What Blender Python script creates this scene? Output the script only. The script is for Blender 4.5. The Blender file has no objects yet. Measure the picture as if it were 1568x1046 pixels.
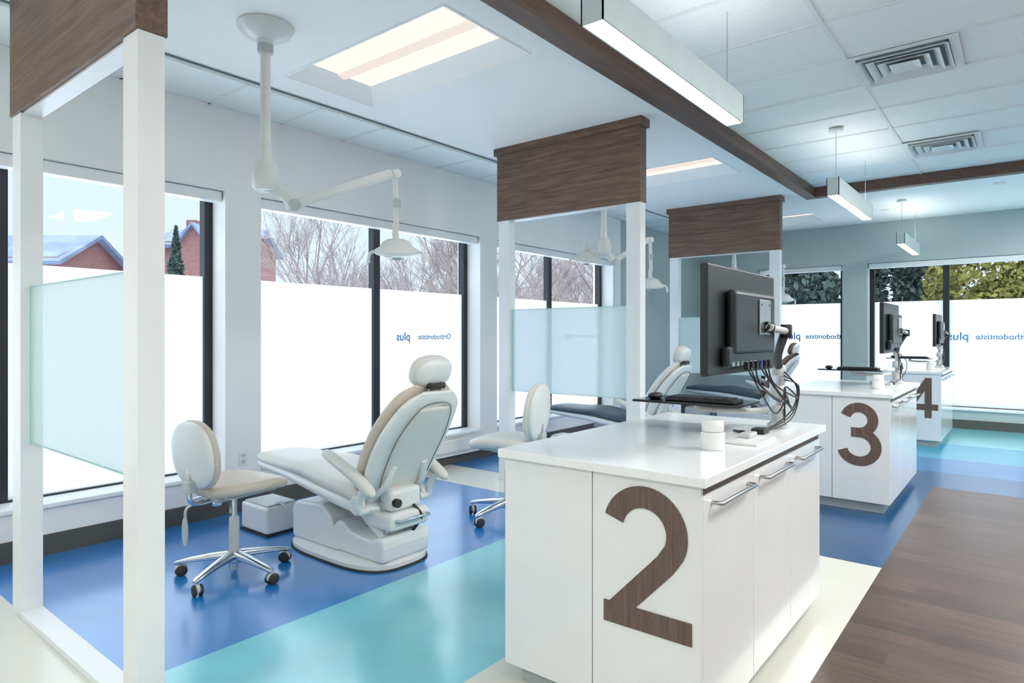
import bpy, bmesh, math, random
from mathutils import Vector, Matrix, Euler
random.seed(7)
S = bpy.context.scene
H = 1.4
CZ = 3.2      # ceiling
WX = -4.87    # window wall inner face
BY = 11.7     # back wall inner face

# ------------------------------------------------------------------ helpers
def lin(c):
    c /= 255.0
    return c/12.92 if c <= .04045 else ((c+.055)/1.055)**2.4
def rgb(r, g, b): return (lin(r), lin(g), lin(b), 1)

def newmat(name):
    m = bpy.data.materials.new(name); m.use_nodes = True
    nt = m.node_tree; nt.nodes.clear()
    out = nt.nodes.new('ShaderNodeOutputMaterial')
    return m, nt, out

def M(name, col, rough=.5, metal=0, var=.04, scale=8, bump=0, stretch=(1,1,1), coat=0, spec=.5, coatr=.08):
    m, nt, out = newmat(name)
    N, L = nt.nodes, nt.links
    b = N.new('ShaderNodeBsdfPrincipled')
    b.inputs['Roughness'].default_value = rough
    b.inputs['Metallic'].default_value = metal
    b.inputs['Coat Weight'].default_value = coat
    b.inputs['Coat Roughness'].default_value = coatr
    b.inputs['Specular IOR Level'].default_value = spec
    tc = N.new('ShaderNodeTexCoord'); mp = N.new('ShaderNodeMapping')
    mp.inputs['Scale'].default_value = stretch
    no = N.new('ShaderNodeTexNoise'); no.inputs['Scale'].default_value = scale
    no.inputs['Detail'].default_value = 5
    L.new(tc.outputs['Object'], mp.inputs[0]); L.new(mp.outputs[0], no.inputs['Vector'])
    r = N.new('ShaderNodeValToRGB')
    r.color_ramp.elements[0].position = .3; r.color_ramp.elements[1].position = .7
    c = col
    r.color_ramp.elements[0].color = (c[0]*(1-var), c[1]*(1-var), c[2]*(1-var), 1)
    r.color_ramp.elements[1].color = (min(1, c[0]*(1+var)), min(1, c[1]*(1+var)), min(1, c[2]*(1+var)), 1)
    L.new(no.outputs['Fac'], r.inputs[0]); L.new(r.outputs[0], b.inputs['Base Color'])
    if bump:
        bp = N.new('ShaderNodeBump'); bp.inputs['Strength'].default_value = bump
        bp.inputs['Distance'].default_value = .01
        L.new(no.outputs['Fac'], bp.inputs['Height']); L.new(bp.outputs[0], b.inputs['Normal'])
    L.new(b.outputs[0], out.inputs[0])
    return m

def wood(name, c1, c2, stretch, rough=.45):
    m, nt, out = newmat(name); N, L = nt.nodes, nt.links
    b = N.new('ShaderNodeBsdfPrincipled'); b.inputs['Roughness'].default_value = rough
    tc = N.new('ShaderNodeTexCoord'); mp = N.new('ShaderNodeMapping'); mp.inputs['Scale'].default_value = stretch
    n1 = N.new('ShaderNodeTexNoise'); n1.inputs['Scale'].default_value = 2.0; n1.inputs['Detail'].default_value = 8
    n1.inputs['Roughness'].default_value = .65; n1.inputs['Distortion'].default_value = .6
    L.new(tc.outputs['Object'], mp.inputs[0]); L.new(mp.outputs[0], n1.inputs['Vector'])
    r = N.new('ShaderNodeValToRGB')
    r.color_ramp.elements[0].position = .35; r.color_ramp.elements[0].color = c2
    r.color_ramp.elements[1].position = .65; r.color_ramp.elements[1].color = c1
    L.new(n1.outputs['Fac'], r.inputs[0]); L.new(r.outputs[0], b.inputs['Base Color'])
    L.new(b.outputs[0], out.inputs[0])
    return m

def emis(name, col, st):
    m, nt, out = newmat(name)
    e = nt.nodes.new('ShaderNodeEmission'); e.inputs[0].default_value = col; e.inputs[1].default_value = st
    nt.links.new(e.outputs[0], out.inputs[0]); return m

def finish(ob, parent):
    S.collection.objects.link(ob)
    if parent is not None: ob.parent = parent
    return ob

def mesh(name, verts, faces, mat, parent=None, smooth=False, bevel=0, sub=0, angle=40):
    me = bpy.data.meshes.new(name)
    me.from_pydata([tuple(v) for v in verts], [], faces)
    bm = bmesh.new(); bm.from_mesh(me)
    bmesh.ops.recalc_face_normals(bm, faces=bm.faces); bm.to_mesh(me); bm.free()
    if mat: me.materials.append(mat)
    ob = bpy.data.objects.new(name, me); finish(ob, parent)
    if smooth:
        me.polygons.foreach_set('use_smooth', [True]*len(me.polygons))
        if angle < 180: me.set_sharp_from_angle(angle=math.radians(angle))
    if bevel:
        md = ob.modifiers.new('bevel', 'BEVEL'); md.width = bevel; md.segments = 3
        md.limit_method = 'ANGLE'; md.angle_limit = math.radians(40)
    if sub:
        md = ob.modifiers.new('sub', 'SUBSURF'); md.levels = sub; md.render_levels = sub
    return ob

def group(name, loc=(0,0,0), rz=0):
    e = bpy.data.objects.new(name, None); e.empty_display_size = .1
    e.location = loc; e.rotation_euler = (0, 0, rz)
    S.collection.objects.link(e); return e

BF = [(0,1,3,2),(4,6,7,5),(0,4,5,1),(2,3,7,6),(0,2,6,4),(1,5,7,3)]
def boxes(name, lst, mat, parent=None, bevel=0):
    V, F = [], []
    for (x0,x1,y0,y1,z0,z1) in lst:
        k = len(V)
        for x in (x0,x1):
            for y in (y0,y1):
                for z in (z0,z1): V.append((x,y,z))
        F += [tuple(k+i for i in f) for f in BF]
    return mesh(name, V, F, mat, parent, bevel=bevel)
def box(name, x0,x1,y0,y1,z0,z1, mat, parent=None, bevel=0):
    return boxes(name, [(x0,x1,y0,y1,z0,z1)], mat, parent, bevel)

def rings(name, rs, mat, parent=None, smooth=True, cap=True, sub=0, angle=50):
    n = len(rs[0]); V = [p for r in rs for p in r]; F = []
    for i in range(len(rs)-1):
        for j in range(n):
            F.append((i*n+j, i*n+(j+1)%n, (i+1)*n+(j+1)%n, (i+1)*n+j))
    if cap:
        F.append(tuple(range(n))); F.append(tuple((len(rs)-1)*n+j for j in range(n)))
    return mesh(name, V, F, mat, parent, smooth=smooth, sub=sub, angle=angle)

def lathe(name, prof, mat, parent=None, loc=(0,0,0), rot=(0,0,0), n=28, angle=40):
    R = Euler(rot).to_matrix(); L = Vector(loc)
    rs = []
    for (r, z) in prof:
        rs.append([L + R @ Vector((max(r,.0004)*math.cos(2*math.pi*j/n), max(r,.0004)*math.sin(2*math.pi*j/n), z)) for j in range(n)])
    return rings(name, rs, mat, parent, angle=angle)

def smoothpath(pts, k=6):
    P = [Vector(p) for p in pts]; out = []
    for i in range(len(P)-1):
        p0 = P[max(i-1,0)]; p1 = P[i]; p2 = P[i+1]; p3 = P[min(i+2,len(P)-1)]
        for s in range(k):
            t = s/k
            out.append(.5*((2*p1)+(-p0+p2)*t+(2*p0-5*p1+4*p2-p3)*t*t+(-p0+3*p1-3*p2+p3)*t**3))
    out.append(P[-1]); return out

def tube(name, pts, r, mat, parent=None, n=10, smooth=0, flat=1.0):
    P = smoothpath(pts, smooth) if smooth else [Vector(p) for p in pts]
    rs = []; up = Vector((0,0,1))
    prev = None
    for i, p in enumerate(P):
        t = (P[min(i+1,len(P)-1)] - P[max(i-1,0)])
        if t.length < 1e-6: t = Vector((0,0,1))
        t.normalize()
        if prev is None:
            a = up if abs(t.dot(up)) < .9 else Vector((1,0,0))
            u = t.cross(a).normalized()
        else:
            u = (prev - t*prev.dot(t)); u.normalize()
        prev = u; v = t.cross(u)
        rr = r if not isinstance(r, (list,tuple)) else r[0]+(r[1]-r[0])*i/(len(P)-1)
        rs.append([p + u*rr*math.cos(2*math.pi*j/n) + v*rr*flat*math.sin(2*math.pi*j/n) for j in range(n)])
    return rings(name, rs, mat, parent)

def se(c, u, v, a, b, e=2.6, n=28):
    out = []
    for j in range(n):
        t = 2*math.pi*j/n; ct, st = math.cos(t), math.sin(t)
        out.append(c + u*a*math.copysign(abs(ct)**(2/e), ct) + v*b*math.copysign(abs(st)**(2/e), st))
    return out

def padloft(name, path, mat, parent=None, y=0, e=3, off=0, k=5, n=28):
    """path of (x,z,halfwidth_y,halfthick) in the xz-plane, swept as an upholstered pad"""
    P = smoothpath([(p[0], p[1], p[2]) for p in path], k)
    T = smoothpath([(p[3], 0, 0) for p in path], k)
    rs = []
    for i, p in enumerate(P):
        a = P[max(i-1,0)]; b = P[min(i+1,len(P)-1)]
        t = Vector((b.x-a.x, 0, b.y-a.y)).normalized()
        nrm = Vector((-t.z, 0, t.x))
        rs.append(se(Vector((p.x, y, p.y)) + nrm*off, Vector((0,1,0)), nrm, max(p.z,.002), max(T[i].x,.002), e, n))
    return rings(name, rs, mat, parent, angle=180)

def cushion(name, c, size, mat, parent=None, rot=(0,0,0), e=2.6, ez=2.2):
    """superellipsoid pad"""
    R = Euler(rot).to_matrix(); C = Vector(c); rs = []
    m = 14
    for i in range(m+1):
        ph = -math.pi/2 + math.pi*i/m
        cp, sp = max(math.cos(ph),0), math.sin(ph)
        k = max(cp**(2/ez), .02); z = math.copysign(abs(sp)**(2/ez), sp)
        ring = se(Vector((0,0,z*size[2])), Vector((1,0,0)), Vector((0,1,0)), size[0]*k, size[1]*k, e)
        rs.append([C + R @ p for p in ring])
    return rings(name, rs, mat, parent, angle=180)

# ------------------------------------------------------------------ materials
wall_w = M('wall_paint_white', rgb(239,241,240), .7, var=.012, scale=3)
wall_g = M('wall_paint_grey_teal', rgb(176,190,192), .7, var=.02, scale=3)
ceil_w = M('ceiling_drywall', rgb(249,251,250), .8, var=.008, scale=2)
tile_w = M('ceiling_tile', rgb(238,245,245), .85, var=.03, scale=60, bump=.1)
grid_w = M('ceiling_grid_metal', rgb(230,236,237), .5, var=.01)
lacq = M('white_lacquer', rgb(235,238,240), .16, var=.01, coat=.5)
postw = M('post_white', rgb(234,238,240), .35, var=.01)
quartz = M('white_quartz', rgb(243,246,247), .12, var=.02, scale=60)
walnut = wood('walnut_horizontal', rgb(130,103,87), rgb(88,67,57), (1.2,14,22))
walnutv = wood('walnut_vertical', rgb(118,98,90), rgb(84,68,62), (60,60,3))
walnuty = wood('walnut_beam', rgb(104,80,67), rgb(84,63,53), (14,1.2,14))
black = M('black_frame', rgb(30,36,44), .4, var=.05)
blackp = M('black_plastic', rgb(22,28,32), .38, var=.05)
blackg = M('black_glass', rgb(14,18,22), .08, var=.02)
cable_m = M('cable_black', rgb(18,20,24), .5, var=.05)
cable_b = M('cable_blue', rgb(26,60,130), .5, var=.05)
toe = M('toe_kick_grey', rgb(178,186,188), .4, metal=.3, var=.03)
base_m = M('baseboard_vinyl', rgb(84,84,80), .5, var=.05)
steel = M('brushed_steel', rgb(190,192,194), .28, metal=1, var=.05, scale=40)
alu = M('polished_aluminium', rgb(205,210,215), .18, metal=1, var=.03)
medw = M('medical_white_plastic', rgb(230,232,230), .28, var=.01)
medg = M('medical_grey_plastic', rgb(192,197,198), .35, var=.02)
beige = M('beige_upholstery', rgb(208,197,182), .42, var=.03, scale=30, bump=.03)
cream_u = M('cream_upholstery', rgb(222,220,213), .4, var=.02, scale=30, bump=.03)
dark_u = M('slate_upholstery', rgb(62,82,94), .4, var=.04, scale=30, bump=.03)
brown_u = M('brown_upholstery', rgb(120,96,84), .4, var=.04, scale=30)
rubber = M('dark_rubber', rgb(48,46,46), .6, var=.05)
seam_m = M('upholstery_seam', rgb(120,118,112), .6, var=.05)
louv = M('diffuser_painted_metal', rgb(222,230,232), .4, metal=.2, var=.02)
FK = dict(coat=.9, coatr=.16, spec=.8)
f_blue = M('vinyl_blue', rgb(20,124,198), .3, var=.16, scale=1.6, **FK)
f_navy = M('vinyl_navy', rgb(8,74,122), .3, var=.1, scale=2.2, coat=.3, coatr=.2)
f_mid = M('vinyl_mid_blue', rgb(16,110,170), .3, var=.08, scale=2.2, coat=.3, coatr=.2)
f_teal = M('vinyl_aqua', rgb(116,204,218), .28, var=.12, scale=1.6, **FK)
f_turq = M('vinyl_turquoise', rgb(50,154,188), .3, var=.07, scale=2.2, coat=.3, coatr=.2)
f_cream = M('vinyl_cream', rgb(220,220,208), .28, var=.03, scale=3.5, coat=.4, coatr=.16)
snow = M('snow', rgb(236,240,248), .8, var=.02, scale=.3)
brick_m = M('brick_red', rgb(124,88,86), .8, var=.15, scale=6)
roof_m = M('roof_snowy', rgb(104,118,146), .8, var=.25, scale=1.0)
bark = M('bark_grey', rgb(136,124,122), .9, var=.2, scale=4)
conif = M('conifer_green', rgb(58,74,70), .9, var=.5, scale=2.5)
hedge = M('autumn_foliage', rgb(112,110,52), .9, var=.5, scale=1.6)
deep = M('duct_dark', rgb(120,134,140), .7, var=.1)
pend_h = M('pendant_housing', rgb(190,205,207), .4, metal=.1)

# plank floor
m, nt, out = newmat('vinyl_wood_plank'); N, L = nt.nodes, nt.links
b = N.new('ShaderNodeBsdfPrincipled'); b.inputs['Roughness'].default_value = .34
tc = N.new('ShaderNodeTexCoord')
br = N.new('ShaderNodeTexBrick'); br.inputs['Scale'].default_value = 1
br.inputs['Brick Width'].default_value = .95; br.inputs['Row Height'].default_value = .12
br.inputs['Mortar Size'].default_value = .0015; br.inputs['Mortar Smooth'].default_value = 1
br.inputs['Color1'].default_value = rgb(108,86,76); br.inputs['Color2'].default_value = rgb(82,65,58)
br.inputs['Mortar'].default_value = rgb(64,51,46); br.inputs['Bias'].default_value = 0
mp = N.new('ShaderNodeMapping'); mp.inputs['Scale'].default_value = (1.5, 30, 1)
no = N.new('ShaderNodeTexNoise'); no.inputs['Scale'].default_value = 2; no.inputs['Detail'].default_value = 6
mx = N.new('ShaderNodeMixRGB'); mx.blend_type = 'MULTIPLY'; mx.inputs[0].default_value = .75
rp = N.new('ShaderNodeValToRGB'); rp.color_ramp.elements[0].position = .35; rp.color_ramp.elements[0].color = (.5,.48,.46,1)
rp.color_ramp.elements[1].position = .65; rp.color_ramp.elements[1].color = (1.0,1.0,1.0,1)
L.new(tc.outputs['Object'], br.inputs['Vector']); L.new(tc.outputs['Object'], mp.inputs[0]); L.new(mp.outputs[0], no.inputs['Vector'])
L.new(no.outputs['Fac'], rp.inputs[0]); L.new(br.outputs['Color'], mx.inputs[1]); L.new(rp.outputs[0], mx.inputs[2])
L.new(mx.outputs[0], b.inputs['Base Color']); L.new(b.outputs[0], out.inputs[0])
f_wood = m

# clear glass
m, nt, out = newmat('window_glass'); N, L = nt.nodes, nt.links
t = N.new('ShaderNodeBsdfTransparent'); t.inputs[0].default_value = (.95,.98,1,1)
g = N.new('ShaderNodeBsdfGlossy'); g.inputs['Roughness'].default_value = .02
mx = N.new('ShaderNodeMixShader'); mx.inputs[0].default_value = .003
L.new(t.outputs[0], mx.inputs[1]); L.new(g.outputs[0], mx.inputs[2]); L.new(mx.outputs[0], out.inputs[0])
glass_m = m
# frosted film
def frosted(name, col, trans, tr_frac, glossy=.06):
    m, nt, out = newmat(name); N, L = nt.nodes, nt.links
    tl = N.new('ShaderNodeBsdfTranslucent'); tl.inputs[0].default_value = col
    df = N.new('ShaderNodeBsdfDiffuse'); df.inputs[0].default_value = col
    m1 = N.new('ShaderNodeMixShader'); m1.inputs[0].default_value = trans
    L.new(df.outputs[0], m1.inputs[1]); L.new(tl.outputs[0], m1.inputs[2])
    tp = N.new('ShaderNodeBsdfTransparent'); m2 = N.new('ShaderNodeMixShader'); m2.inputs[0].default_value = tr_frac
    L.new(m1.outputs[0], m2.inputs[1]); L.new(tp.outputs[0], m2.inputs[2])
    gl = N.new('ShaderNodeBsdfGlossy'); gl.inputs['Roughness'].default_value = .15
    m3 = N.new('ShaderNodeMixShader'); m3.inputs[0].default_value = glossy
    L.new(m2.outputs[0], m3.inputs[1]); L.new(gl.outputs[0], m3.inputs[2])
    L.new(m3.outputs[0], out.inputs[0]); return m
film = frosted('frosted_film', (.66,.68,.695,1), .92, 0, .03)
part_glass = frosted('frosted_partition_glass', (.88,.99,.99,1), .62, .36, .04)
glass_edge = M('glass_edge_green', rgb(160,220,210), .15, var=.03)
decal = M('window_decal_blue', rgb(96,150,200), .6, var=.02)
troff = emis('troffer_glow', (1, .92, .84, 1), .72)
troff2 = emis('troffer_lens_glow', (1, .89, .81, 1), .60)
pend_e = emis('pendant_lens_glow', (1, .93, .84, 1), 2.2)
pend_fill = emis('pendant_fill_glow', (1, .97, .93, 1), 5.5)  # added fill glow for the pendant tops
down_e = emis('downlight_glow', (1, .9, .8, 1), 6)
fill_e = emis('fill_panel_glow', (1,.965,.925,1), 30)  # glow of the added out-of-view fill panels
fill_lo = emis('fill_panel_glow_dimmed', (1,.965,.925,1), 10)

# ------------------------------------------------------------------ floor
xs = [WX-.05, -2.80, -1.77, -.68, 3.05]
ys = [-3.05, .98, 4.40, 5.0, 7.04, 7.83, 8.7, 9.9, BY+.05]
mats = [f_cream, f_blue, f_teal, f_navy, f_wood, f_mid, f_turq]
def zone(xi, yi):
    if xi == 3: return [4,4,4,4,3,5,6,2][yi]
    if yi == 0: return 0
    if yi == 1: return [1,2,0][xi]
    if yi == 2: return [0,0,3][xi]
    if yi == 3: return [1,2,3][xi]
    if yi == 4: return [1,2,3][xi]
    return [1,2,[0,0,0,0,0,5,6,2][yi]][xi]
V, F, MI = [], [], []
for j, y in enumerate(ys):
    for x in xs: V.append((x, y, 0))
nx = len(xs)
for j in range(len(ys)-1):
    for i in range(nx-1):
        F.append((j*nx+i, j*nx+i+1, (j+1)*nx+i+1, (j+1)*nx+i)); MI.append(zone(i, j))
me = bpy.data.meshes.new('floor'); me.from_pydata(V, [], F)
for mm in mats: me.materials.append(mm)
me.polygons.foreach_set('material_index', MI)
finish(bpy.data.objects.new('floor', me), None)

# ------------------------------------------------------------------ walls
WT = .35   # thickness
ops = [(-.2, 2.51), (2.81, 5.50), (5.80, 8.52)]
WB, WTp = .30, 2.52
segs = []
yy = -3.0
for (a, b_) in ops:
    segs.append((WX-WT, WX, yy, a, 0, 3.3)); 
    segs.append((WX-WT, WX, a, b_, 0, WB)); segs.append((WX-WT, WX, a, b_, WTp, 3.3)); yy = b_
segs.append((WX-WT, WX, yy, 8.75, 0, 3.3))
wl = boxes('wall_window_side', segs, wall_w)
boxes('wall_window_side_return', [(WX-WT, WX, 8.75, BY+WT, 0, 3.3)], wall_g)
bops = [(-3.75, -2.38), (-2.01, 1.10)]
BB, BT = .27, 2.55
sg = []; xx = WX
for (a, b_) in bops:
    sg.append((xx, a, BY, BY+WT, 0, 3.3)); sg.append((a, b_, BY, BY+WT, 0, BB)); sg.append((a, b_, BY, BY+WT, BT, 3.3)); xx = b_
sg.append((xx, 3.0+.2, BY, BY+WT, 0, 3.3))
boxes('wall_back', sg, wall_g)
box('wall_right', 3.0, 3.2, -3.2, BY, 0, 3.3, wall_w)
box('wall_front', WX-WT, 3.0, -3.2, -3.0, 0, 3.3, wall_w)
boxes('baseboard_window_side', [(WX, WX+.012, -3, BY, 0, .13)], base_m)
boxes('baseboard_back', [(WX+.012, 3.0, BY-.012, BY, 0, .13)], base_m)

def window(n, axis, a, b_, zb, zt, muls, frost, deco=None):
    g = group('window_%d' % n)
    fw = .065
    if axis == 'x':   # in window wall
        X0 = WX-.28; X1 = WX-.20
        def B(nm, u0,u1,z0,z1,m, d0=X0, d1=X1): return (d0,d1,u0,u1,z0,z1)
    else:
        X0 = BY+.20; X1 = BY+.28
        def B(nm, u0,u1,z0,z1,m, d0=X0, d1=X1): return (u0,u1,d0,d1,z0,z1)
    l = [B('',a,a+fw,zb,zt,0), B('',b_-fw,b_,zb,zt,0), B('',a+fw,b_-fw,zb,zb+.04,0), B('',a+fw,b_-fw,zt-.05,zt,0)]
    for mu in muls: l.append(B('',mu-.04,mu+.04,zb+.04,zt-.05,0))
    boxes('frame', l, black, g)
    c = (X0+X1)/2
    boxes('glass_pane', [B('',a+.01,b_-.01,zb+.01,zt-.01,0,c-.004,c+.004)], glass_m, g)
    s = 1 if axis == 'x' else -1
    f0, f1 = sorted((c+s*.010, c+s*.012))
    # a single film sheet on the room side of the pane
    edges = [a+fw] + [q for mu in muls for q in (mu-.04, mu+.04)] + [b_-fw]
    fl = []
    for i in range(0, len(edges), 2):
        V0, V1 = edges[i], edges[i+1]; fl.append((V0, V1))
    V, F = [], []
    for (u0,u1) in fl:
        k = len(V)
        for (u,z) in ((u0,zb+.04),(u1,zb+.04),(u1,frost),(u0,frost)):
            V.append((f0,u,z) if axis=='x' else (u,f0,z))
        F.append((k,k+1,k+2,k+3))
    mesh('frosted_film', V, F, film, g)
    # sill + shade cassette
    if axis == 'x':
        box('sill', WX-.20, WX+.03, a+.002, b_-.002, zb, zb+.03, postw, g, bevel=.006)
        box('shade_cassette', WX-.13, WX-.03, a+.01, b_-.01, zt-.085, zt-.003, postw, g, bevel=.01)
    else:
        box('sill', a+.002, b_-.002, BY-.03, BY+.20, zb, zb+.03, postw, g, bevel=.006)
        box('shade_cassette', a+.01, b_-.01, BY+.03, BY+.13, zt-.085, zt-.003, postw, g, bevel=.01)
    return g
FR = 1.86
w1 = window(1, 'x', *ops[0], WB, WTp, [1.15], FR)
w2 = window(2, 'x', *ops[1], WB, WTp, [4.17], FR)
w3 = window(3, 'x', *ops[2], WB, WTp, [7.16], FR)
w4 = window(4, 'y', *bops[0], BB, BT, [], 1.93)
w5 = window(5, 'y', *bops[1], BB, BT, [-.97, .07], 1.93)

def sticker(txt, loc, rot, size, parent, ext=.0008):
    cu = bpy.data.curves.new('decal_text', 'FONT'); cu.body = txt; cu.size = size; cu.extrude = ext
    cu.offset = size*.018
    cu.align_x = 'CENTER'; cu.materials.append(decal)
    ob = bpy.data.objects.new('decal_text', cu); ob.location = loc; ob.rotation_euler = rot
    finish(ob, parent); return ob
# lettering reads correctly from outside, mirrored from the room
for (g, y) in ((w2, 4.88), (w3, 8.0)):
    sticker('Orthodontiste', (WX-.222, y+.12, 1.35), (math.pi/2, 0, -math.pi/2), .085, g)
    sticker('plus', (WX-.222, y-.34, 1.34), (math.pi/2, 0, -math.pi/2), .12, g)
for (g, x) in ((w4, -2.80), (w5, -.40)):
    sticker('Orthodontiste', (x+.15, BY+.222, 1.33), (math.pi/2, 0, math.pi), .12, g)
    sticker('plus', (x-.42, BY+.222, 1.32), (math.pi/2, 0, math.pi), .17, g)

# ------------------------------------------------------------------ ceiling
P = 3.85
XE = -4.30
TZ = CZ-.035
tro = [(-4.03, -2.49, 2.51+P*k, 3.28+P*k) for k in range(3)]
cut = []; y = -3.0
for (x0,x1,y0,y1) in tro:
    cut.append((XE, -2.10, y, y0, CZ, CZ+.1))
    cut.append((XE, x0, y0, y1, CZ, CZ+.1)); cut.append((x1, -2.10, y0, y1, CZ, CZ+.1)); y = y1
cut.append((XE, -2.10, y, BY, CZ, CZ+.1))
boxes('ceiling', cut + [(-2.10, 3.0, 8.62, BY, CZ, CZ+.1)], ceil_w)
boxes('ceiling_tiles', [(WX, XE, -3, BY, TZ, CZ+.1), (-2.10, 3.0, -3, 8.62, CZ+.01, CZ+.1)], tile_w)
gl = []
xsg = []
q = -.93 - .61*1
while q < 3.0:
    if q > -2.0: xsg.append(q)
    q += .61
q = 4.64 - .61*12
ysg = []
while q < 8.55:
    if q > -3: ysg.append(q)
    q += .61
for i, q in enumerate(xsg):
    if i % 2 == 1: gl.append((q-.012, q+.012, -3, 8.50, CZ, CZ+.012))
for q in ysg: gl.append((-2.0, 3.0, q-.012, q+.012, CZ+.0005, CZ+.012))
for q in [-2.5+.61*i for i in range(23)]: gl.append((WX, XE, q-.012, q+.012, TZ-.006, TZ+.002))
gl.append((WX, WX+.02, -3, BY, TZ-.006, TZ+.002)); 
boxes('trim_ceiling_grid', gl, grid_w)
boxes('trim_ceiling_edge_strip', [(XE, XE+.006, -3, BY, CZ-.012, CZ)], deep)  # thin dark grey edge strip along the ceiling step
boxes('ceiling_beam', [(-2.16, -2.03, -3, 8.62, CZ-.11, CZ+.005), (-2.03, 3.0, 8.50, 8.62, CZ-.11, CZ+.005)], walnuty, bevel=.003)

for k, (x0,x1,y0,y1) in enumerate(tro):
    g = group('recessed_troffer_light')
    t = .09; i = .13; z0 = CZ-.004; z1 = CZ+t
    V = [(x0,y0,z0),(x1,y0,z0),(x1,y1,z0),(x0,y1,z0),(x0+i,y0+i,z1),(x1-i,y0+i,z1),(x1-i,y1-i,z1),(x0+i,y1-i,z1)]
    mesh('reflector', V, [(0,1,5,4),(1,2,6,5),(2,3,7,6),(3,0,4,7)], ceil_w, g)
    mesh('diffuser', [(x0+i,y0+i,z1),(x1-i,y0+i,z1),(x1-i,y1-i,z1),(x0+i,y1-i,z1)], [(0,1,2,3)], troff, g)
    ym = (y0+y1)/2
    V = [(x0+i,ym-.05,z1-.005),(x1-i,ym-.05,z1-.005),(x1-i,ym,z1-.03),(x0+i,ym,z1-.03),(x0+i,ym+.05,z1-.005),(x1-i,ym+.05,z1-.005)]
    mesh('centre_lens', V, [(0,1,2,3),(3,2,5,4),(0,3,4),(1,5,2)], troff2, g)
    f = .012
    boxes('flange', [(x0-f,x1+f,y0-f,y0,CZ-.006,CZ),(x0-f,x1+f,y1,y1+f,CZ-.006,CZ),(x0-f,x0,y0,y1,CZ-.006,CZ),(x1,x1+f,y0,y1,CZ-.006,CZ)], ceil_w, g)

# ------------------------------------------------------------------ bay portals
def portal(y0):
    g = group('bay_partition_frame')
    xl, xr = -4.01, -2.49; t = .095
    box('post_window', xl, xl+.13, y0, y0+t, 0, 2.5, postw, g, bevel=.003)
    box('post_aisle', xr-.13, xr, y0, y0+t, 0, 2.5, postw, g, bevel=.003)
    box('header_panel', xl-.015, xr+.004, y0-.008, y0+t+.008, 2.5, 3.13, walnut, g, bevel=.002)
    box('header_cap', xl-.04, xr+.025, y0-.03, y0+t+.03, 3.13, CZ-.001, walnut, g, bevel=.002)
    box('header_soffit', xl+.13, xr-.13, y0+.012, y0+t-.005, 2.49, 2.5, postw, g)
    yc = y0+t/2
    box('glass_panel', xl+.13, xr-.13, yc-.006, yc+.006, .86, 1.64, part_glass, g)
    boxes('glass_edges', [(xl+.13, xr-.13, yc-.0065, yc+.0065, 1.64, 1.644), (xl+.13, xr-.13, yc-.0065, yc+.0065, .856, .86), (xl+.13, xl+.136, yc-.008, yc+.008, .86, 1.64)], glass_edge, g)
    box('base_rail', xl+.13, xr-.13, y0, y0+t, 0, .03, postw, g, bevel=.003)
for k in range(3): portal(.96+P*k-.01*k)

# ------------------------------------------------------------------ cabinets
def ribbon(path, w, y0, y1, closed=False):
    pts = [Vector(p) for p in path]; Lf, Rt = [], []
    for i, p in enumerate(pts):
        a = pts[max(i-1,0)]; c = pts[min(i+1,len(pts)-1)]
        t = (c-a).normalized(); nn = Vector((-t.y, t.x))
        Lf.append(p+nn*w/2); Rt.append(p-nn*w/2)
    V, F = [], []; n = len(pts)
    for yv in (y0, y1):
        for p in Lf: V.append((p.x, yv, p.y))
        for p in Rt: V.append((p.x, yv, p.y))
    for i in range(n-1):
        F += [(i,i+1,n+i+1,n+i),(2*n+i,3*n+i,3*n+i+1,2*n+i+1),(i,2*n+i,2*n+i+1,i+1),(n+i,n+i+1,3*n+i+1,3*n+i)]
    F += [(0,n,3*n,2*n),(n-1,3*n-1,4*n-1,2*n-1)]
    return V, F
def arc(cx, cy, r, a0, a1, n=26, ry=None):
    ry = ry or r
    return [(cx+r*math.cos(math.radians(a0+(a1-a0)*i/n)), cy+ry*math.sin(math.radians(a0+(a1-a0)*i/n))) for i in range(n+1)]
def digit(ch, ox, oz, y, parent):
    s = .075; parts = []
    if ch == '2':
        pa = arc(.158, .342, .1205, 165, -24, 30)
        pa += [(.235,.245),(.05,.050)]
        parts.append(pa); parts.append([(.0,.0375),(.33,.0375)])
    elif ch == '3':
        parts.append(arc(.145, .364, .0985, 162, -90, 26)); parts.append(arc(.145, .151, .1215, 90, -165, 30, ry=.1135))
        parts.append([(.09,.265),(.15,.265)])
    else:
        parts.append([(.225,0),(.225,.5)]); parts.append([(.0,.135),(.33,.135)]); parts.append([(.215,.46),(.03,.14)])
    V, F = [], []
    for j, pth in enumerate(parts):
        v, f = ribbon([(ox+a, oz+b) for a, b in pth], s, y-.004-.0004*j, y)
        k = len(V); V += v; F += [tuple(i+k for i in q) for q in f]
    return mesh('number_'+ch, V, F, walnutv, parent)

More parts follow.
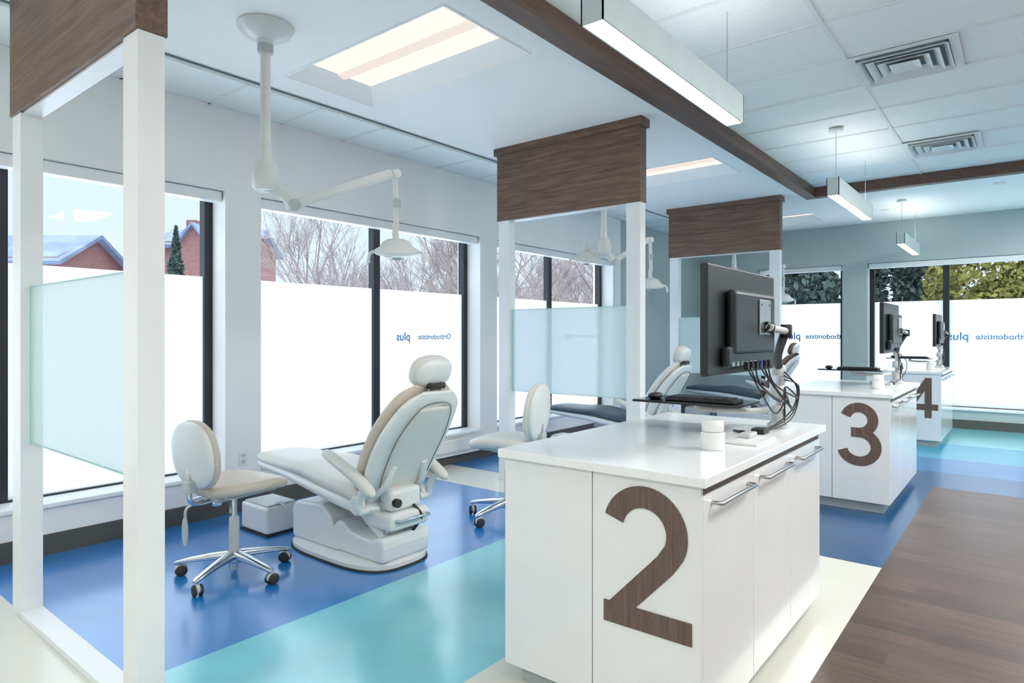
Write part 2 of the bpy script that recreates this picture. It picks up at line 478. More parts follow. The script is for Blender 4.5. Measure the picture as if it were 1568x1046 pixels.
def cabinet(y0, ch):
    g = group('treatment_cabinet')
    x0, x1, L_ = -1.645, -.825, 1.53
    y1 = y0+L_
    box('toe_kick', x0+.05, x1-.05, y0+.05, y1-.05, 0, .08, toe, g)
    box('carcass', x0+.019, x1-.019, y0+.019, y1-.019, .08, .905, base_m, g)
    gp = .002; xm = (x0+x1)/2
    boxes('front_panels', [(x0, xm-gp, y0, y0+.018, .08, .905), (xm+gp, x1, y0, y0+.018, .08, .905),
        (x0, xm-gp, y1-.018, y1, .08, .905), (xm+gp, x1, y1-.018, y1, .08, .905),
        (x0, x0+.018, y0+.018, y1-.018, .08, .905)], lacq, g, bevel=.001)
    n = 3; w = (L_-.036)/n; ds = []
    for i in range(n):
        a = y0+.018+i*w; ds.append((x1-.018, x1, a+gp, a+w-gp, .08, .872))
        ym = a + w*.5
        hz = .838; hx = x1
        tube('door_pull', [(hx, ym-.175, hz), (hx+.03, ym-.175, hz), (hx+.034, ym-.17, hz), (hx+.034, ym+.17, hz), (hx+.03, ym+.175, hz), (hx, ym+.175, hz)], .0075, steel, g, n=8)
    boxes('doors', ds, lacq, g, bevel=.0015)
    box('wood_reveal', x1-.018, x1-.006, y0+.018, y1-.018, .874, .905, walnuty, g)
    box('countertop', x0-.022, x1+.025, y0-.022, y1+.022, .907, .94, quartz, g, bevel=.003)
    if ch: digit(ch, -1.185, .378 if ch == '2' else .36, y0, g)
    return g

def workstation(y0, full=True):
    """monitor on arm, keyboard tray; y0 = cabinet front"""
    o = y0-2.01
    g = group('computer_monitor')
    X = -.92; a, b_ = 2.27+o, 3.06+o; z0, z1 = 1.245, 1.665
    box('screen_housing', X-.018, X+.014, a, b_, z0, z1, blackp, g, bevel=.008)
    box('screen_glass', X-.0195, X-.018, a+.015, b_-.015, z0+.02, z1-.02, blackg, g)
    box('rear_bulge', X+.014, X+.055, a+.17, b_-.12, z0+.075, z1-.09, blackp, g, bevel=.018)
    box('rear_lower_bulge', X+.014, X+.048, a+.12, b_-.16, z0+.03, z0+.11, blackp, g, bevel=.012)
    box('mount_plate', X+.055, X+.062, a+.44, a+.58, z0+.155, z0+.30, steel, g, bevel=.002)
    boxes('mount_plate_holes', [(X+.062, X+.063, a+.455+.10*i, a+.463+.10*i, z0+.17+.105*j, z0+.178+.105*j) for i in range(2) for j in range(2)], black, g)
    boxes('vents', [(X+.055, X+.0562, a+.20, b_-.15, z1-.115-.012*i, z1-.111-.012*i) for i in range(4)], black, g)
    boxes('ports', [(X+.048, X+.050, a+.15+.05*i, a+.18+.05*i, z0+.035, z0+.05) for i in range(6)], steel, g)
    bx, by = -.955, 3.30+o
    za = z0+.17
    tube('arm_link', [(X+.062, a+.51, za+.02), (X+.085, a+.53, za+.01)], .022, blackp, g, n=14)
    tube('arm_upper', [(X+.08, a+.50, za+.015), (X+.08, b_-.05, za)], .016, medg, g, n=12)
    tube('arm_drop', [(X+.08, b_-.06, za), (bx+.03, by-.12, z0+.06), (bx, by, z0-.01)], .02, blackp, g, n=12, smooth=4)
    lathe('arm_joint', [(.0,-.03),(.022,-.03),(.025,-.02),(.025,.02),(.022,.03),(0,.03)], blackp, g, (X+.08, b_-.05, za))
    tube('arm_column', [(bx, by, .94), (bx, by, z0+.02)], .017, steel, g, n=14)
    lathe('column_base', [(.0,0),(.055,0),(.055,.02),(.04,.03),(.036,.10),(.03,.11),(0,.11)], medg, g, (bx, by, .94))
    lathe('column_collar', [(.0,0),(.036,0),(.038,.01),(.038,.05),(.03,.06),(0,.06)], medg, g, (bx, by, 1.09))
    lathe('column_collar_top', [(.0,0),(.03,0),(.032,.01),(.032,.04),(.025,.05),(0,.05)], medg, g, (bx, by, 1.20))
    # cables hang from the rear ports to the column base
    R = random.Random(int(y0*10)+1)
    for i in range(6 if full else 3):
        s = Vector((X+.05, a+.30+.055*i, z0+.035)); zb = R.uniform(1.02, 1.12)
        e = Vector((bx+.03, by-.02+.008*i, .955))
        tube('cable_%d' % i, [s, s+Vector((.02,.02,-.05-.02*(i%3))), Vector((bx+.045+.012*i, by-.22+.03*i, zb)), Vector((bx+.05, by-.07, zb+.05)), Vector((bx+.035, by-.03, 1.05)), e],
             .0035, cable_m, g, n=6, smooth=8)
        box('plug_%d' % i, s.x-.006, s.x+.012, s.y-.01, s.y+.01, s.z-.02, s.z+.012, cable_b if i == 3 else cable_m, g, bevel=.002)
    for i in range(3 if full else 1):
        tube('cable_loop_%d' % i, [(bx+.03, by-.02, 1.22-.02*i), (bx+.075, by+.03+.02*i, 1.14), (bx+.06, by-.01, 1.03-.02*i), (bx-.02, by-.14-.05*i, .9445), (bx-.08-.03*i, by-.24, .9445), (bx-.03, by-.30-.03*i, .9445)], .003, cable_m, g, n=6, smooth=8)
    box('power_brick', -1.0, -.94, 3.02+o, 3.10+o, .94, .965, blackp, g, bevel=.005)
    # keyboard tray with keyboard
    kt = group('keyboard_tray')
    tz = 1.075
    tube('tray_arm', [(bx-.04, by, 1.03), (-1.1, 3.22+o, 1.02), (-1.28, 3.10+o, 1.03), (-1.28, 3.10+o, tz-.012)], .014, medw, kt, n=10, smooth=4)
    box('tray', -1.56, -1.02, 2.92+o, 3.22+o, tz-.012, tz, blackg, kt, bevel=.004)
    box('keyboard_body', -1.40, -1.06, 2.96+o, 3.10+o, tz, tz+.016, blackp, kt, bevel=.004)
    boxes('keys', [(-1.39+.022*i, -1.372+.022*i, 2.967+o+.026*j, 2.988+o+.026*j, tz+.016, tz+.022) for i in range(14) for j in range(5)], black, kt)
    cushion('mouse', (-1.48, 3.02+o, tz+.015), (.03,.05,.017), blackp, kt)
    # canisters
    cn = group('instrument_canister')
    cx, cy = -.985, 2.52+o
    lathe('body', [(0,0),(.043,0),(.047,.004),(.047,.066),(.043,.070),(.0,.070)], medw, cn, (cx, cy, .94))
    lathe('seam', [(0,0),(.042,0),(.042,.004),(0,.004)], medg, cn, (cx, cy, 1.009))
    lathe('lid', [(0,0),(.040,0),(.043,.004),(.043,.040),(.038,.046),(.0,.046)], medw, cn, (cx, cy, 1.013))
    tr = group('instrument_tray')
    box('tray_plate', -1.02, -.86, 2.68+o, 2.93+o, .94, .952, medw, tr, bevel=.004)
    box('hand_piece', -.98, -.93, 2.80+o, 2.90+o, .952, .972, medg, tr, bevel=.006)

for (yc, ch) in ((2.01, '2'), (5.70, '3'), (9.50, '4')):
    cabinet(yc, ch); workstation(yc, yc < 3)

# ------------------------------------------------------------------ pendant lights
for yl in (2.12, 6.05, 9.85):
    g = group('linear_pendant_light')
    xa, xb, L_ = -1.355, -1.255, 1.55
    boxes('housing', [(xa, xa+.006, yl, yl+L_, 2.6, 2.755), (xb-.006, xb, yl, yl+L_, 2.6, 2.755), (xa+.006, xb-.006, yl+.006, yl+L_-.006, 2.72, 2.73),
                      (xa, xb, yl, yl+.006, 2.6, 2.755), (xa, xb, yl+L_-.006, yl+L_, 2.6, 2.755)], pend_h, g)
    box('lens', xa+.007, xb-.007, yl+.007, yl+L_-.007, 2.606, 2.62, pend_e, g)
    box('ceiling_fill_strip', xa+.007, xb-.007, yl+.007, yl+L_-.007, 2.735, 2.745, pend_fill, g)  # glowing strip added on the pendant top to brighten the ceiling
    for yy in (yl+.12, yl+L_-.12):
        tube('cable', [(-1.305, yy, 2.745), (-1.305, yy, CZ)], .0025, steel, g, n=6)
    lathe('canopy', [(0,0),(.06,0),(.062,.012),(.05,.025),(0,.026)], medw, g, (-1.305, yl+.12, CZ-.026))

# ceiling diffusers
for (x0, y0) in ((-.93, 4.64), (-.93, 7.02)):
    g = group('ceiling_air_diffuser'); s = .61; cx, cy = x0+s/2, y0+s/2
    box('plenum', x0+.05, x0+s-.05, y0+.05, y0+s-.05, CZ+.002, CZ+.008, deep, g)
    def fr(a, z0, b_, z1):
        V = [(cx+sx*a, cy+sy*a, z0) for sx, sy in ((-1,-1),(1,-1),(1,1),(-1,1))] + [(cx+sx*b_, cy+sy*b_, z1) for sx, sy in ((-1,-1),(1,-1),(1,1),(-1,1))]
        return V, [(0,1,5,4),(1,2,6,5),(2,3,7,6),(3,0,4,7)]
    for nm, (a, z0, b_, z1) in {'rim': (.305, CZ-.004, .255, CZ-.004), 'louvre_1': (.255, CZ-.028, .225, CZ+.0), 'louvre_2': (.205, CZ-.028, .165, CZ+.0),
                                'louvre_3': (.145, CZ-.028, .105, CZ+.0), 'core': (.085, CZ-.028, .04, CZ-.01)}.items():
        V, F = fr(a, z0, b_, z1)
        if nm == 'core': F.append((4,5,6,7))
        ob = mesh(nm, V, F, louv if nm != 'rim' else grid_w, g)
        md = ob.modifiers.new('s', 'SOLIDIFY'); md.thickness = .004
for (x, y, ) in ((-.93, 8.1), (-.25, 9.6), (-1.6, 10.6)):
    g = group('recessed_downlight')
    z = CZ if y > 8.62 else CZ+.01
    lathe('ring', [(.045,0),(.062,0),(.062,-.006),(.045,-.004)], medw, g, (x, y, z))
    lathe('lamp', [(0,-.001),(.044,-.001),(.044,-.0005),(0,-.0005)], down_e, g, (x, y, z))
# unseen ceiling panels added to fill the room with light
for (x, y) in ((.9, 1.0), (.9, 3.5), (.9, 6.2), (.95, 9.6), (.9, -1.5), (-1.2, -1.5), (-3.2, -1.5)):
    g = group('added_fill_panel')
    zc = CZ if not (x < -2.1) else CZ-.01
    boxes('frame', [(x-.61,x+.61,y-.305,y-.28,zc-.012,zc+.004),(x-.61,x+.61,y+.28,y+.305,zc-.012,zc+.004),(x-.61,x-.585,y-.28,y+.28,zc-.012,zc+.004),(x+.585,x+.61,y-.28,y+.28,zc-.012,zc+.004)], grid_w, g)
    box('diffuser', x-.585, x+.585, y-.28, y+.28, zc-.006, zc+.002, fill_lo if y < 2 else fill_e, g)

# ------------------------------------------------------------------ dental chair
def dental_chair(loc, uph, seat_u, headm, rz=0):
    g = group('dental_chair', loc, rz)
    bo = -.085
    def plate(nm, cx, a, b_, z0, z1, inset, m, e=3.2):
        rs = [se(Vector((cx,0,z0)), Vector((1,0,0)), Vector((0,1,0)), a, b_, e, 40),
              se(Vector((cx,0,z0+(z1-z0)*.6)), Vector((1,0,0)), Vector((0,1,0)), a, b_, e, 40),
              se(Vector((cx,0,z1)), Vector((1,0,0)), Vector((0,1,0)), a-inset, b_-inset, e, 40)]
        return rings(nm, rs, m, g, angle=30)
    plate('floor_gasket', -.03+bo, .50, .29, 0, .012, .002, rubber)
    plate('floor_plate', -.03+bo, .49, .28, .012, .05, .03, medw)
    prof = [(-.47,.05),(-.47,.25),(-.43,.295),(-.15,.315),(-.06,.27),(-.02,.16),(.02,.05)]
    n = len(prof); V = []
    for yv in (-.20,.20):
        for p in prof: V.append((p[0]+bo, yv, p[1]))
    F = [tuple(range(n)), tuple(range(2*n-1, n-1, -1))] + [(i, (i+1)%n, n+(i+1)%n, n+i) for i in range(n)]
    mesh('lift_housing', V, F, medw, g, bevel=.018)
    prof = [(-.05,.05),(-.04,.19),(.0,.235),(.06,.235),(.14,.19),(.32,.17),(.40,.20),(.44,.195),(.45,.14),(.44,.05)]
    n = len(prof); V = []
    for yv in (-.19,.19):
        for p in prof: V.append((p[0]+bo, yv, p[1]))
    F = [tuple(range(n)), tuple(range(2*n-1, n-1, -1))] + [(i, (i+1)%n, n+(i+1)%n, n+i) for i in range(n)]
    mesh('rear_housing', V, F, medw, g, bevel=.02)
    for s in (-.10, .10):
        tube('lift_arm', [(.32, s, .15), (.08, s, .30), (.0, s, .37)], .035, medw, g, n=12, smooth=3)
        tube('lift_link', [(.28, s, .17), (.32, s, .32)], .022, alu, g, n=10)
    box('seat_carrier', -.45, .30, -.13, .13, .335, .40, medg, g, bevel=.02)
    box('rear_carrier', .14, .40, -.16, .16, .235, .34, medw, g, bevel=.03)
    padloft('seat_shell', [(.26,.33,.10,.02),(.22,.35,.23,.04),(.05,.385,.27,.05),(-.25,.425,.265,.045),(-.6,.455,.23,.04),(-.95,.475,.20,.035),(-1.08,.48,.15,.02),(-1.10,.48,.05,.005)], medw, g, e=3.5)
    padloft('seat_cushion', [(.24,.40,.12,.02),(.20,.425,.235,.05),(.05,.455,.265,.06),(-.22,.485,.26,.055),(-.42,.515,.245,.055),(-.65,.51,.225,.05),(-.95,.515,.20,.045),(-1.09,.515,.15,.025),(-1.12,.515,.05,.005)], seat_u, g, e=3)
    bp = [(.10,.335),(.15,.40),(.235,.54),(.335,.72),(.44,.88),(.545,1.02),(.60,1.09)]
    wd = [.10,.20,.255,.275,.265,.215,.12]
    padloft('back_shell', [(p[0]+.03,p[1]-.02,w,t) for p,w,t in zip(bp,wd,[.012,.03,.042,.045,.042,.032,.010])], medw, g, e=3.2)
    padloft('back_cushion', [(p[0]-.03,p[1]+.02,w*1.02,t) for p,w,t in zip(bp,wd,[.012,.04,.052,.052,.050,.040,.012])], uph, g, e=2.8)
    padloft('back_inner_cover', [(p[0]+.062,p[1]-.045,w*.72,t) for p,w,t in zip(bp[1:6],[.12,.24,.26,.25,.16],[.006,.016,.02,.018,.006])], cream_u, g, e=2.6)
    # piping where the rear cover meets the shell
    pip = []
    cvs = [(bp[1][0]+.075, bp[1][1]-.055, .09), (bp[2][0]+.077, bp[2][1]-.05, .172), (bp[3][0]+.077, bp[3][1]-.05, .192), (bp[4][0]+.075, bp[4][1]-.048, .184), (bp[5][0]+.066, bp[5][1]-.045, .12)]
    for (x_, z_, w_) in cvs: pip.append((x_, -w_, z_))
    pip.append((cvs[-1][0]+.012, 0, cvs[-1][1]+.03))
    for (x_, z_, w_) in reversed(cvs): pip.append((x_, w_, z_))
    tube('cover_piping', pip, .0035, seam_m, g, n=6, smooth=5)
    for s in (-.045, .045):
        tube('headrest_rod', [(.575,s,1.02),(.60,s,1.09),(.605,s,1.14)], .008, alu, g, n=10, smooth=3)
    box('headrest_link', .585, .635, -.06, .06, 1.085, 1.12, rubber, g, bevel=.01)
    cushion('headrest_cushion', (.56,0,1.185), (.052,.15,.098), headm, g, (0, math.radians(20), 0), e=2.7, ez=2.6)
    cushion('headrest_back', (.592,0,1.18), (.040,.135,.085), medw, g, (0, math.radians(20), 0), e=2.7, ez=2.6)
    for s in (-1, 1):
        y = s*.285
        tube('arm_bracket', [(.24, s*.21, .36), (.25, s*.275, .365), (.27, y, .43), (.31, y, .51)], .024, medw, g, n=12, smooth=4)
        padloft('armrest', [(.40,.475,.012,.01),(.375,.50,.033,.026),(.26,.565,.038,.030),(.12,.62,.038,.030),(.0,.665,.036,.028),(-.045,.68,.028,.020),(-.055,.682,.01,.006)], cream_u, g, y=y+s*.01, e=2.5, n=18)
        lathe('hinge_cap', [(0,-.02),(.05,-.02),(.058,-.012),(.058,.012),(.05,.02),(0,.02)], medw, g, (.20, s*.245, .385), (math.pi/2,0,0), n=24)
        tube('back_frame', [(.20, s*.19, .385), (.33, s*.15, .50), (.38, s*.12, .62)], .022, medw, g, n=10, smooth=3)
    box('hinge_block', .20, .36, -.12, .12, .34, .47, medw, g, bevel=.025)
    lathe('adjust_knob', [(0,0),(.02,0),(.026,.01),(.026,.04),(.0,.045)], rubber, g, (.36,-.10,.40), (0,math.pi/2,0), n=18)
    tube('hose', [(.36,.05,.36),(.40,.08,.30),(.37,.08,.24),(.32,.06,.17)], .01, rubber, g, n=8, smooth=5)
    tube('release_bar', [(.37,-.13,.30),(.43,-.12,.30),(.43,.12,.30),(.37,.13,.30)], .009, alu, g, n=8)
    return g
dental_chair((-3.30, 2.65, 0), beige, cream_u, cream_u)
dental_chair((-3.45, 6.50, 0), cream_u, dark_u, cream_u)
dental_chair((-3.34, 10.32, 0), brown_u, dark_u, brown_u)

# floor utility box
for k in range(3):
    g = group('floor_utility_box', (-4.26, 2.53+P*k, 0))
    box('body', -.17, .17, -.13, .13, .012, .20, medw, g, bevel=.02)
    box('skirt', -.175, .175, -.135, .135, 0, .012, rubber, g)
    box('cover', -.15, .15, -.11, .11, .20, .212, medg, g, bevel=.006)
    tube('hose', [(.1,-.02,.20),(.18,-.02,.22),(.26,0,.16),(.27,.02,.08)], .012, medg, g, n=8, smooth=5)

# ------------------------------------------------------------------ stools
def stool(loc, back_ang, uph, spin=0, zs=1.0):
    """back_ang: world direction (radians) in which the backrest lies from the seat"""
    g = group('operator_stool', loc, back_ang); g.scale = (1.1, 1.1, zs)
    lathe('hub', [(0,.075),(.04,.075),(.045,.085),(.04,.125),(.03,.14),(0,.14)], alu, g)
    lathe('gas_cover', [(0,.13),(.026,.13),(.026,.33),(.02,.34),(0,.34)], medg, g)
    lathe('gas_piston', [(0,.33),(.014,.33),(.014,.47),(0,.47)], alu, g)
    lathe('lower_stem', [(0,.03),(.018,.03),(.018,.09),(0,.09)], alu, g)
    for i in range(5):
        a = spin+2*math.pi*i/5; c, s = math.cos(a), math.sin(a)
        rs = []
        for (r, z, w, h) in ((.03,.115,.028,.026),(.12,.108,.024,.020),(.22,.094,.020,.015),(.29,.080,.017,.012),(.305,.076,.010,.006)):
            rs.append(se(Vector((c*r, s*r, z)), Vector((-s, c, 0)), Vector((0,0,1)), w, h, 3, 14))
        rings('star_leg_%d' % i, rs, alu, g)
        tube('caster_stem_%d' % i, [(c*.285, s*.285, .075), (c*.285, s*.285, .05)], .007, steel, g, n=8)
        ca = a+.9+.7*i
        ux, uy = math.cos(ca), math.sin(ca); px, py = c*.285+ux*.012, s*.285+uy*.012
        for q in (-1, 1):
            lathe('caster_wheel_%d' % i, [(0,-.009),(.024,-.009),(.030,-.005),(.030,.005),(.024,.009),(0,.009)], rubber, g,
                  (px-uy*.015*q, py+ux*.015*q, .030), (math.pi/2, 0, ca), n=18)
        cushion('caster_hood_%d' % i, (px, py, .040), (.033,.012,.026), medg, g, (0,0,ca))
    box('seat_mechanism', -.10, .14, -.07, .07, .455, .485, medg, g, bevel=.01)
    rs = []
    for (z, k) in ((.484,.80),(.488,.93),(.505,1.0),(.53,1.0),(.545,.96),(.554,.86),(.558,.6),(.559,.2)):
        ring = se(Vector((-.04,0,z)), Vector((1,0,0)), Vector((0,1,0)), .225*k, .205*k, 2.7, 32)
        for p in ring: p.z += .018*(p.y/.2)**2 - .02*max(0, (-p.x-.12))/.14
        rs.append(ring)
    rings('seat_pad', rs, uph, g, angle=180)
    box('seat_pan', -.16, .12, -.14, .14, .478, .492, medg, g, bevel=.006)
    tube('back_upright', [(.10,0,.465),(.20,0,.46),(.245,0,.49),(.25,0,.60),(.245,0,.70)], .016, alu, g, n=10, smooth=5, flat=.7)
    box('back_slider', .225, .275, -.035, .035, .53, .60, medg, g, bevel=.01)
    cushion('back_pad', (.205,0,.735), (.042,.180,.195), uph, g, (0, math.radians(6), 0), e=2.4, ez=2.3)
    cushion('back_shell', (.232,0,.735), (.036,.172,.187), medw, g, (0, math.radians(6), 0), e=2.4, ez=2.3)
    for s in (-1, 1):
        tube('lever_%d' % (s+1), [(.08, s*.07,.465),(.12, s*.15,.45),(.14, s*.18,.42)], .007, steel, g, n=8, smooth=3)
    tube('lever_pad_stem', [(.12,-.08,.45),(.20,-.10,.42),(.21,-.10,.36)], .008, steel, g, n=8, smooth=3)
    cushion('lever_pad', (.212,-.10,.29), (.010,.022,.085), medg, g)
    lathe('tension_knob', [(0,0),(.022,0),(.026,.008),(.026,.035),(0,.04)], alu, g, (.10,0,.425), (0,0,0), n=16)
    return g
stool((-3.62, 1.92, 0), math.radians(-84), beige, .35)
stool((-3.08, 3.80, 0), math.radians(14), cream_u, .6, 1.12)

# ------------------------------------------------------------------ dental lights
lens_m = M('lamp_lens', rgb(200,215,222), .08, var=.02, coat=.5)
def dental_light(x, y, hx, hy, extra=False):
    g = group('dental_operating_light', (x, y, 0))
    lathe('ceiling_canopy', [(0,CZ),(.155,CZ),(.16,CZ-.012),(.14,CZ-.045),(.085,CZ-.075),(.05,CZ-.085),(.045,CZ-.11),(0,CZ-.11)], medw, g)
    lathe('pole_collar', [(0,CZ-.16),(.04,CZ-.16),(.045,CZ-.15),(.045,CZ-.11),(0,CZ-.10)], medg, g)
    lathe('pole', [(0,2.38),(.029,2.38),(.029,CZ-.10),(0,CZ-.10)], medw, g)
    lathe('pole_socket', [(0,2.24),(.06,2.24),(.075,2.26),(.078,2.34),(.06,2.40),(.036,2.41),(.034,2.52),(0,2.52)], medw, g)
    dx, dy = hx-x, hy-y; L_ = math.hypot(dx, dy); ux, uy = dx/L_, dy/L_
    k = L_*.19
    tube('lower_arm', [(0,0,2.27), (ux*k*.6, uy*k*.6, 2.24), (ux*k, uy*k, 2.18)], .034, medw, g, n=14, smooth=4)
    lathe('elbow', [(0,-.045),(.03,-.045),(.036,-.035),(.036,.035),(.03,.045),(0,.045)], medg, g, (ux*k, uy*k, 2.175), (math.pi/2,0,math.atan2(uy,ux)), n=20)
    tube('spring_arm', [(ux*k, uy*k, 2.18), (dx*.96, dy*.96, 2.475)], .024, medw, g, n=14, flat=1.3)
    lathe('arm_head_joint', [(0,-.035),(.026,-.035),(.032,-.028),(.032,.028),(.026,.035),(0,.035)], medw, g, (dx, dy, 2.475), (math.pi/2,0,math.atan2(uy,ux)), n=20)
    tube('drop_tube', [(dx, dy, 2.47), (dx+.01, dy, 2.2), (dx+.01, dy, 2.13)], .019, medw, g, n=12)
    lathe('drop_collar', [(0,-.03),(.024,-.03),(.028,-.02),(.028,.02),(.022,.03),(0,.03)], medg, g, (dx+.01, dy, 2.28), n=18)
    def head(px, py, pz):
        tube('head_yoke', [(px, py, pz+.19), (px-.01, py, pz+.12), (px, py, pz+.07)], .022, medw, g, n=12, smooth=3)
        R = (math.radians(8), math.radians(8), 0)
        lathe('head_shell', [(0,.085),(.05,.08),(.085,.065),(.11,.03),(.14,.012),(.148,-.004),(.14,-.02),(.125,-.026),(.12,-.02),(.0,-.012)], medw, g, (px, py, pz), R, n=36)
        lathe('head_lens', [(0,-.045),(.05,-.043),(.10,-.030),(.118,-.022),(.118,-.018),(0,-.016)], lens_m, g, (px, py, pz), R, n=36)
        lathe('head_lamp_core', [(0,-.062),(.03,-.060),(.036,-.046),(.036,-.030),(0,-.03)], medg, g, (px, py, pz), R, n=24)
        for s in (-1, 1):
            tube('handle_%d' % (s+1), [(px+s*.09,py+s*.08,pz),(px+s*.125,py+s*.11,pz-.01),(px+s*.14,py+s*.12,pz-.04),(px+s*.14,py+s*.12,pz-.08)], .011, medw, g, n=10, smooth=4)
    head(dx+.01, dy, 1.96)
    if extra:
        tube('second_arm', [(0,0,2.33), (-.10,-.04,2.33), (-.18,-.07,2.30)], .018, medw, g, n=12, smooth=4)
        head(-.18, -.07, 2.2)
dental_light(-3.47, 2.03, -3.31, 2.88)
dental_light(-3.47, 2.03+P, -3.34, 2.88+P-.05, True)
dental_light(-3.47, 2.03+2*P, -3.0, 2.88+2*P)

# outlet on pier
g = group('wall_outlet')
box('plate', WX, WX+.006, 2.62, 2.69, .36, .47, medw, g, bevel=.002)
boxes('sockets', [(WX+.006, WX+.008, 2.64, 2.67, .38, .405), (WX+.006, WX+.008, 2.64, 2.67, .425, .45)], medg, g)
g = group('baseboard_heater')
box('body', WX+.013, WX+.075, 4.5, 5.6, .10, .27, medw, g, bevel=.008)
box('grille', WX+.075, WX+.077, 4.55, 5.55, .12, .15, medg, g)

# ------------------------------------------------------------------ exterior
mesh('ground_exterior', [(-120,-60,-.25),(60,-60,-.25),(60,90,-.25),(-120,90,-.25)], [(0,1,2,3)], snow)
def tree_mesh(seed, maxd=6):
    R = random.Random(seed); V, F = [], []
    def br(p, d, l, r, dep):
        bend = Vector((R.uniform(-1,1), R.uniform(-1,1), R.uniform(-.2,.5)))*.12
        mid = p+d*l*.5; d2 = (d+bend).normalized(); e = mid+d2*l*.5
        ring = []
        for (c, rr, dd) in ((p, r, d), (mid, r*.82, d), (e, r*.62, d2)):
            a = Vector((1,0,0)) if abs(dd.x) < .8 else Vector((0,1,0))
            u = dd.cross(a).normalized(); v = dd.cross(u); k = len(V)
            for j in range(3):
                an = 2.094*j; V.append(c+u*rr*math.cos(an)+v*rr*math.sin(an))
            ring.append(k)
        for q in range(2):
            for j in range(3): F.append((ring[q]+j, ring[q]+(j+1)%3, ring[q+1]+(j+1)%3, ring[q+1]+j))
        if dep >= maxd: return
        for i in range(2 if dep > 0 else 4):
            t = R.uniform(.45, 1.0); st = p.lerp(e, t)
            ax = Vector((R.uniform(-1,1), R.uniform(-1,1), R.uniform(-.3,.3)))
            nd = (d2 + ax.normalized()*R.uniform(.5,.95) + Vector((0,0,.12))).normalized()
            br(st, nd, l*R.uniform(.6,.82), max(r*.55, .006), dep+1)
        br(e, (d2+Vector((R.uniform(-.2,.2),R.uniform(-.2,.2),.1))).normalized(), l*.75, max(r*.62,.006), dep+1)
    br(Vector((0,0,0)), Vector((0,0,1)), 1.9, .11, 0)
    me = bpy.data.meshes.new('bare_tree'); me.from_pydata([tuple(v) for v in V], [], F); me.materials.append(bark); return me
tms = [tree_mesh(s, 6) for s in (3, 11, 29, 41)]
R = random.Random(5)
def put_tree(x, y, sc):
    ob = bpy.data.objects.new('bare_tree', R.choice(tms)); ob.location = (x, y, -.25)
    ob.scale = (sc, sc, sc*R.uniform(.95,1.15)); ob.rotation_euler = (0, 0, R.uniform(0, 6.28)); S.collection.objects.link(ob)
for i in range(8):
    t = i/7; put_tree(-24.5+12*t+R.uniform(-.6,.6), 16.5+9*t+R.uniform(-.8,.8), R.uniform(.95,1.3))
for i in range(17):
    t = i/16; put_tree(-31.5+19*t+R.uniform(-1,1), 21+13.5*t+R.uniform(-1.0,1.0), R.uniform(.8,.95))

def foliage(name, lumps, mat, n, size, seed):
    Rr = random.Random(seed); V, F = [], []
    for (cx, cy, cz, rx, ry, rz, cone) in lumps:
        for i in range(n):
            if cone:
                h = Rr.random()**1.4; rad = (1-h)*(.75+.35*Rr.random()); a = Rr.uniform(0, 6.283)
                lay = .5+.5*math.cos(h*44); rad *= .75+.25*lay
                p = Vector((cx+rx*rad*math.cos(a), cy+ry*rad*math.sin(a), cz+rz*h))
            else:
                u = Vector((Rr.gauss(0,1), Rr.gauss(0,1), Rr.gauss(0,1))).normalized()*Rr.uniform(.75,1.05)
                p = Vector((cx+u.x*rx, cy+u.y*ry, cz+u.z*rz))
            a = Vector((Rr.gauss(0,1), Rr.gauss(0,1), Rr.gauss(0,1))).normalized()
            c = a.cross(Vector((Rr.gauss(0,1), Rr.gauss(0,1), Rr.gauss(0,1)))).normalized(); s = size*Rr.uniform(.6,1.3)
            k = len(V); V += [p-a*s, p+c*s*.5, p+a*s, p-c*s*.5]; F.append((k,k+1,k+2,k+3))
    for (cx, cy, cz, rx, ry, rz, cone) in lumps:   # trunk
        k = len(V); zt = cz+(rz*.8 if cone else 0)
        for z in (-.25, zt):
            for j in range(6): V.append(Vector((cx+.12*math.cos(j*1.047), cy+.12*math.sin(j*1.047), z)))
        for j in range(6): F.append((k+j, k+(j+1)%6, k+6+(j+1)%6, k+6+j))
    me = bpy.data.meshes.new(name); me.from_pydata([tuple(v) for v in V], [], F); me.materials.append(mat)
    ob = bpy.data.objects.new(name, me); S.collection.objects.link(ob); return ob
for i, (x, y, h) in enumerate(((-6.9,22.5,6.0),(-4.9,19.2,6.0),(-3.1,22.8,5.8),(-6.4,26.4,7.5),(-2.6,26.4,7))):
    foliage('conifer_tree', [(x,y,.2,1.6,1.6,h,True)], conif, 5600, .12, i)
foliage('conifer_tree', [(-30.5,13.4,.2,1.1,1.1,6.2,True)], conif, 4000, .10, 77)
for i, (x, y, r) in enumerate(((-.5,19.2,1.5),(3.0,19.4,1.6),(1.4,23.2,1.9))):
    foliage('autumn_bush', [(x,y,2.2,r,r,2.3,False),(x+.3,y-.2,1.2,r,r,1.5,False)], hedge, 7500, .09, 50+i)

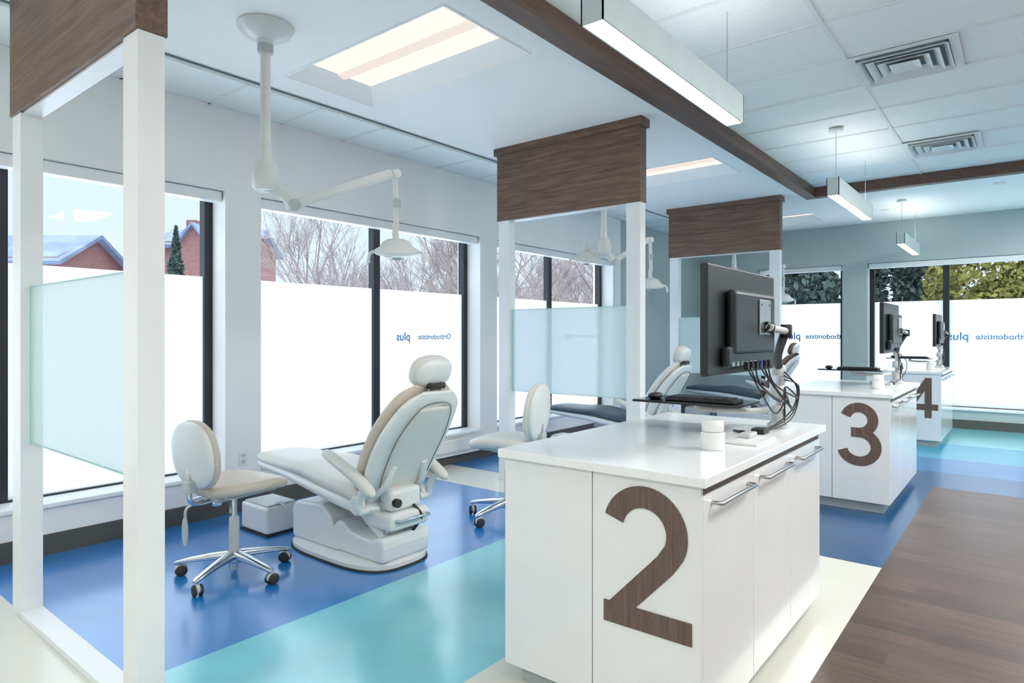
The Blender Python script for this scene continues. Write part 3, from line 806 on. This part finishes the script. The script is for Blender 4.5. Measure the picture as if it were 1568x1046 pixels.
# houses
def house(loc, rz, L_, D, hw, hr, m):
    g = group('neighbour_house', loc, rz)
    V = [(-L_/2,-D/2,0),(L_/2,-D/2,0),(L_/2,D/2,0),(-L_/2,D/2,0),(-L_/2,-D/2,hw),(L_/2,-D/2,hw),(L_/2,D/2,hw),(-L_/2,D/2,hw),(-L_/2,0,hr),(L_/2,0,hr)]
    mesh('walls', V, [(0,1,5,4),(2,3,7,6),(1,2,6,9,5),(3,0,4,8,7),(0,3,2,1)], m, g)
    e = .4
    V = [(-L_/2-e,-D/2-e,hw-.25),(L_/2+e,-D/2-e,hw-.25),(L_/2+e,0,hr+.06),(-L_/2-e,0,hr+.06),(-L_/2-e,D/2+e,hw-.25),(L_/2+e,D/2+e,hw-.25)]
    ob = mesh('roof', V, [(0,1,2,3),(3,2,5,4)], roof_m, g)
    md = ob.modifiers.new('s','SOLIDIFY'); md.thickness = .2
    boxes('windows', [(-L_/2+1.2+2.4*i, -L_/2+2.2+2.4*i, -D/2-.03, -D/2, hw-1.9, hw-.8) for i in range(int(L_/2.4))], blackg, g)
    V = [(-L_*.12,-D/2-1.2,0),(L_*.22,-D/2-1.2,0),(L_*.22,-D/2-1.2,hw),(-L_*.12,-D/2-1.2,hw),(L_*.05,-D/2-1.2,hr-.3),
         (-L_*.12,0,0),(L_*.22,0,0),(L_*.22,0,hw),(-L_*.12,0,hw),(L_*.05,0,hr-.3)]
    mesh('front_gable', V, [(0,1,2,4,3),(1,6,7,2),(0,3,8,5)], m, g)
    V = [(-L_*.14,-D/2-1.5,hw-.2),(L_*.05,-D/2-1.5,hr-.15),(L_*.24,-D/2-1.5,hw-.2),(-L_*.14,0,hw-.2),(L_*.05,0,hr-.15),(L_*.24,0,hw-.2)]
    ob = mesh('gable_roof', V, [(0,1,4,3),(1,2,5,4)], roof_m, g); md = ob.modifiers.new('s','SOLIDIFY'); md.thickness = .18
    box('chimney', -L_*.38, -L_*.38+.6, -.3, .3, hw, hr+.6, m, g)
house((-44, 10.4, -.25), math.radians(38.7), 9.5, 6, 5.6, 7.1, brick_m)
house((-38.5, 19.5, -.25), math.radians(38.7), 5, 5, 7.0, 8.0, brick_m)
g = group('utility_pole', (-29.5, 15.9, -.25))
lathe('shaft', [(0,0),(.16,0),(.11,9.5),(0,9.5)], bark, g, n=12)
box('crossarm', -.9, .9, -.06, .06, 8.6, 8.75, bark, g)

# ------------------------------------------------------------------ world, camera
w = bpy.data.worlds.new('sky'); S.world = w; w.use_nodes = True
nt = w.node_tree; nt.nodes.clear(); N, L = nt.nodes, nt.links
out = N.new('ShaderNodeOutputWorld'); bg = N.new('ShaderNodeBackground')
tc = N.new('ShaderNodeTexCoord'); sp = N.new('ShaderNodeSeparateXYZ'); rp = N.new('ShaderNodeValToRGB')
# winter overcast: bright zenith, softer horizon
rp.color_ramp.elements[0].position = .02; rp.color_ramp.elements[0].color = (.195,.213,.23,1)
rp.color_ramp.elements[1].position = .7; rp.color_ramp.elements[1].color = (.92,.97,1,1)
e_ = rp.color_ramp.elements.new(.22); e_.color = (.175,.205,.24,1)
L.new(tc.outputs['Generated'], sp.inputs[0]); L.new(sp.outputs['Z'], rp.inputs[0]); L.new(rp.outputs[0], bg.inputs[0])
bg.inputs[1].default_value = 3.2
L.new(bg.outputs[0], out.inputs[0])

cam = bpy.data.cameras.new('camera'); co = bpy.data.objects.new('camera', cam); S.collection.objects.link(co)
co.location = (0, 0, H); co.rotation_euler = (math.pi/2, 0, math.radians(38.69))
cam.sensor_width = 36; cam.lens = 22.6; cam.shift_y = -.0067; cam.clip_start = .05; cam.clip_end = 500
S.camera = co
S.view_settings.view_transform = 'Standard'
S.view_settings.look = 'None'
S.view_settings.exposure = 0.6
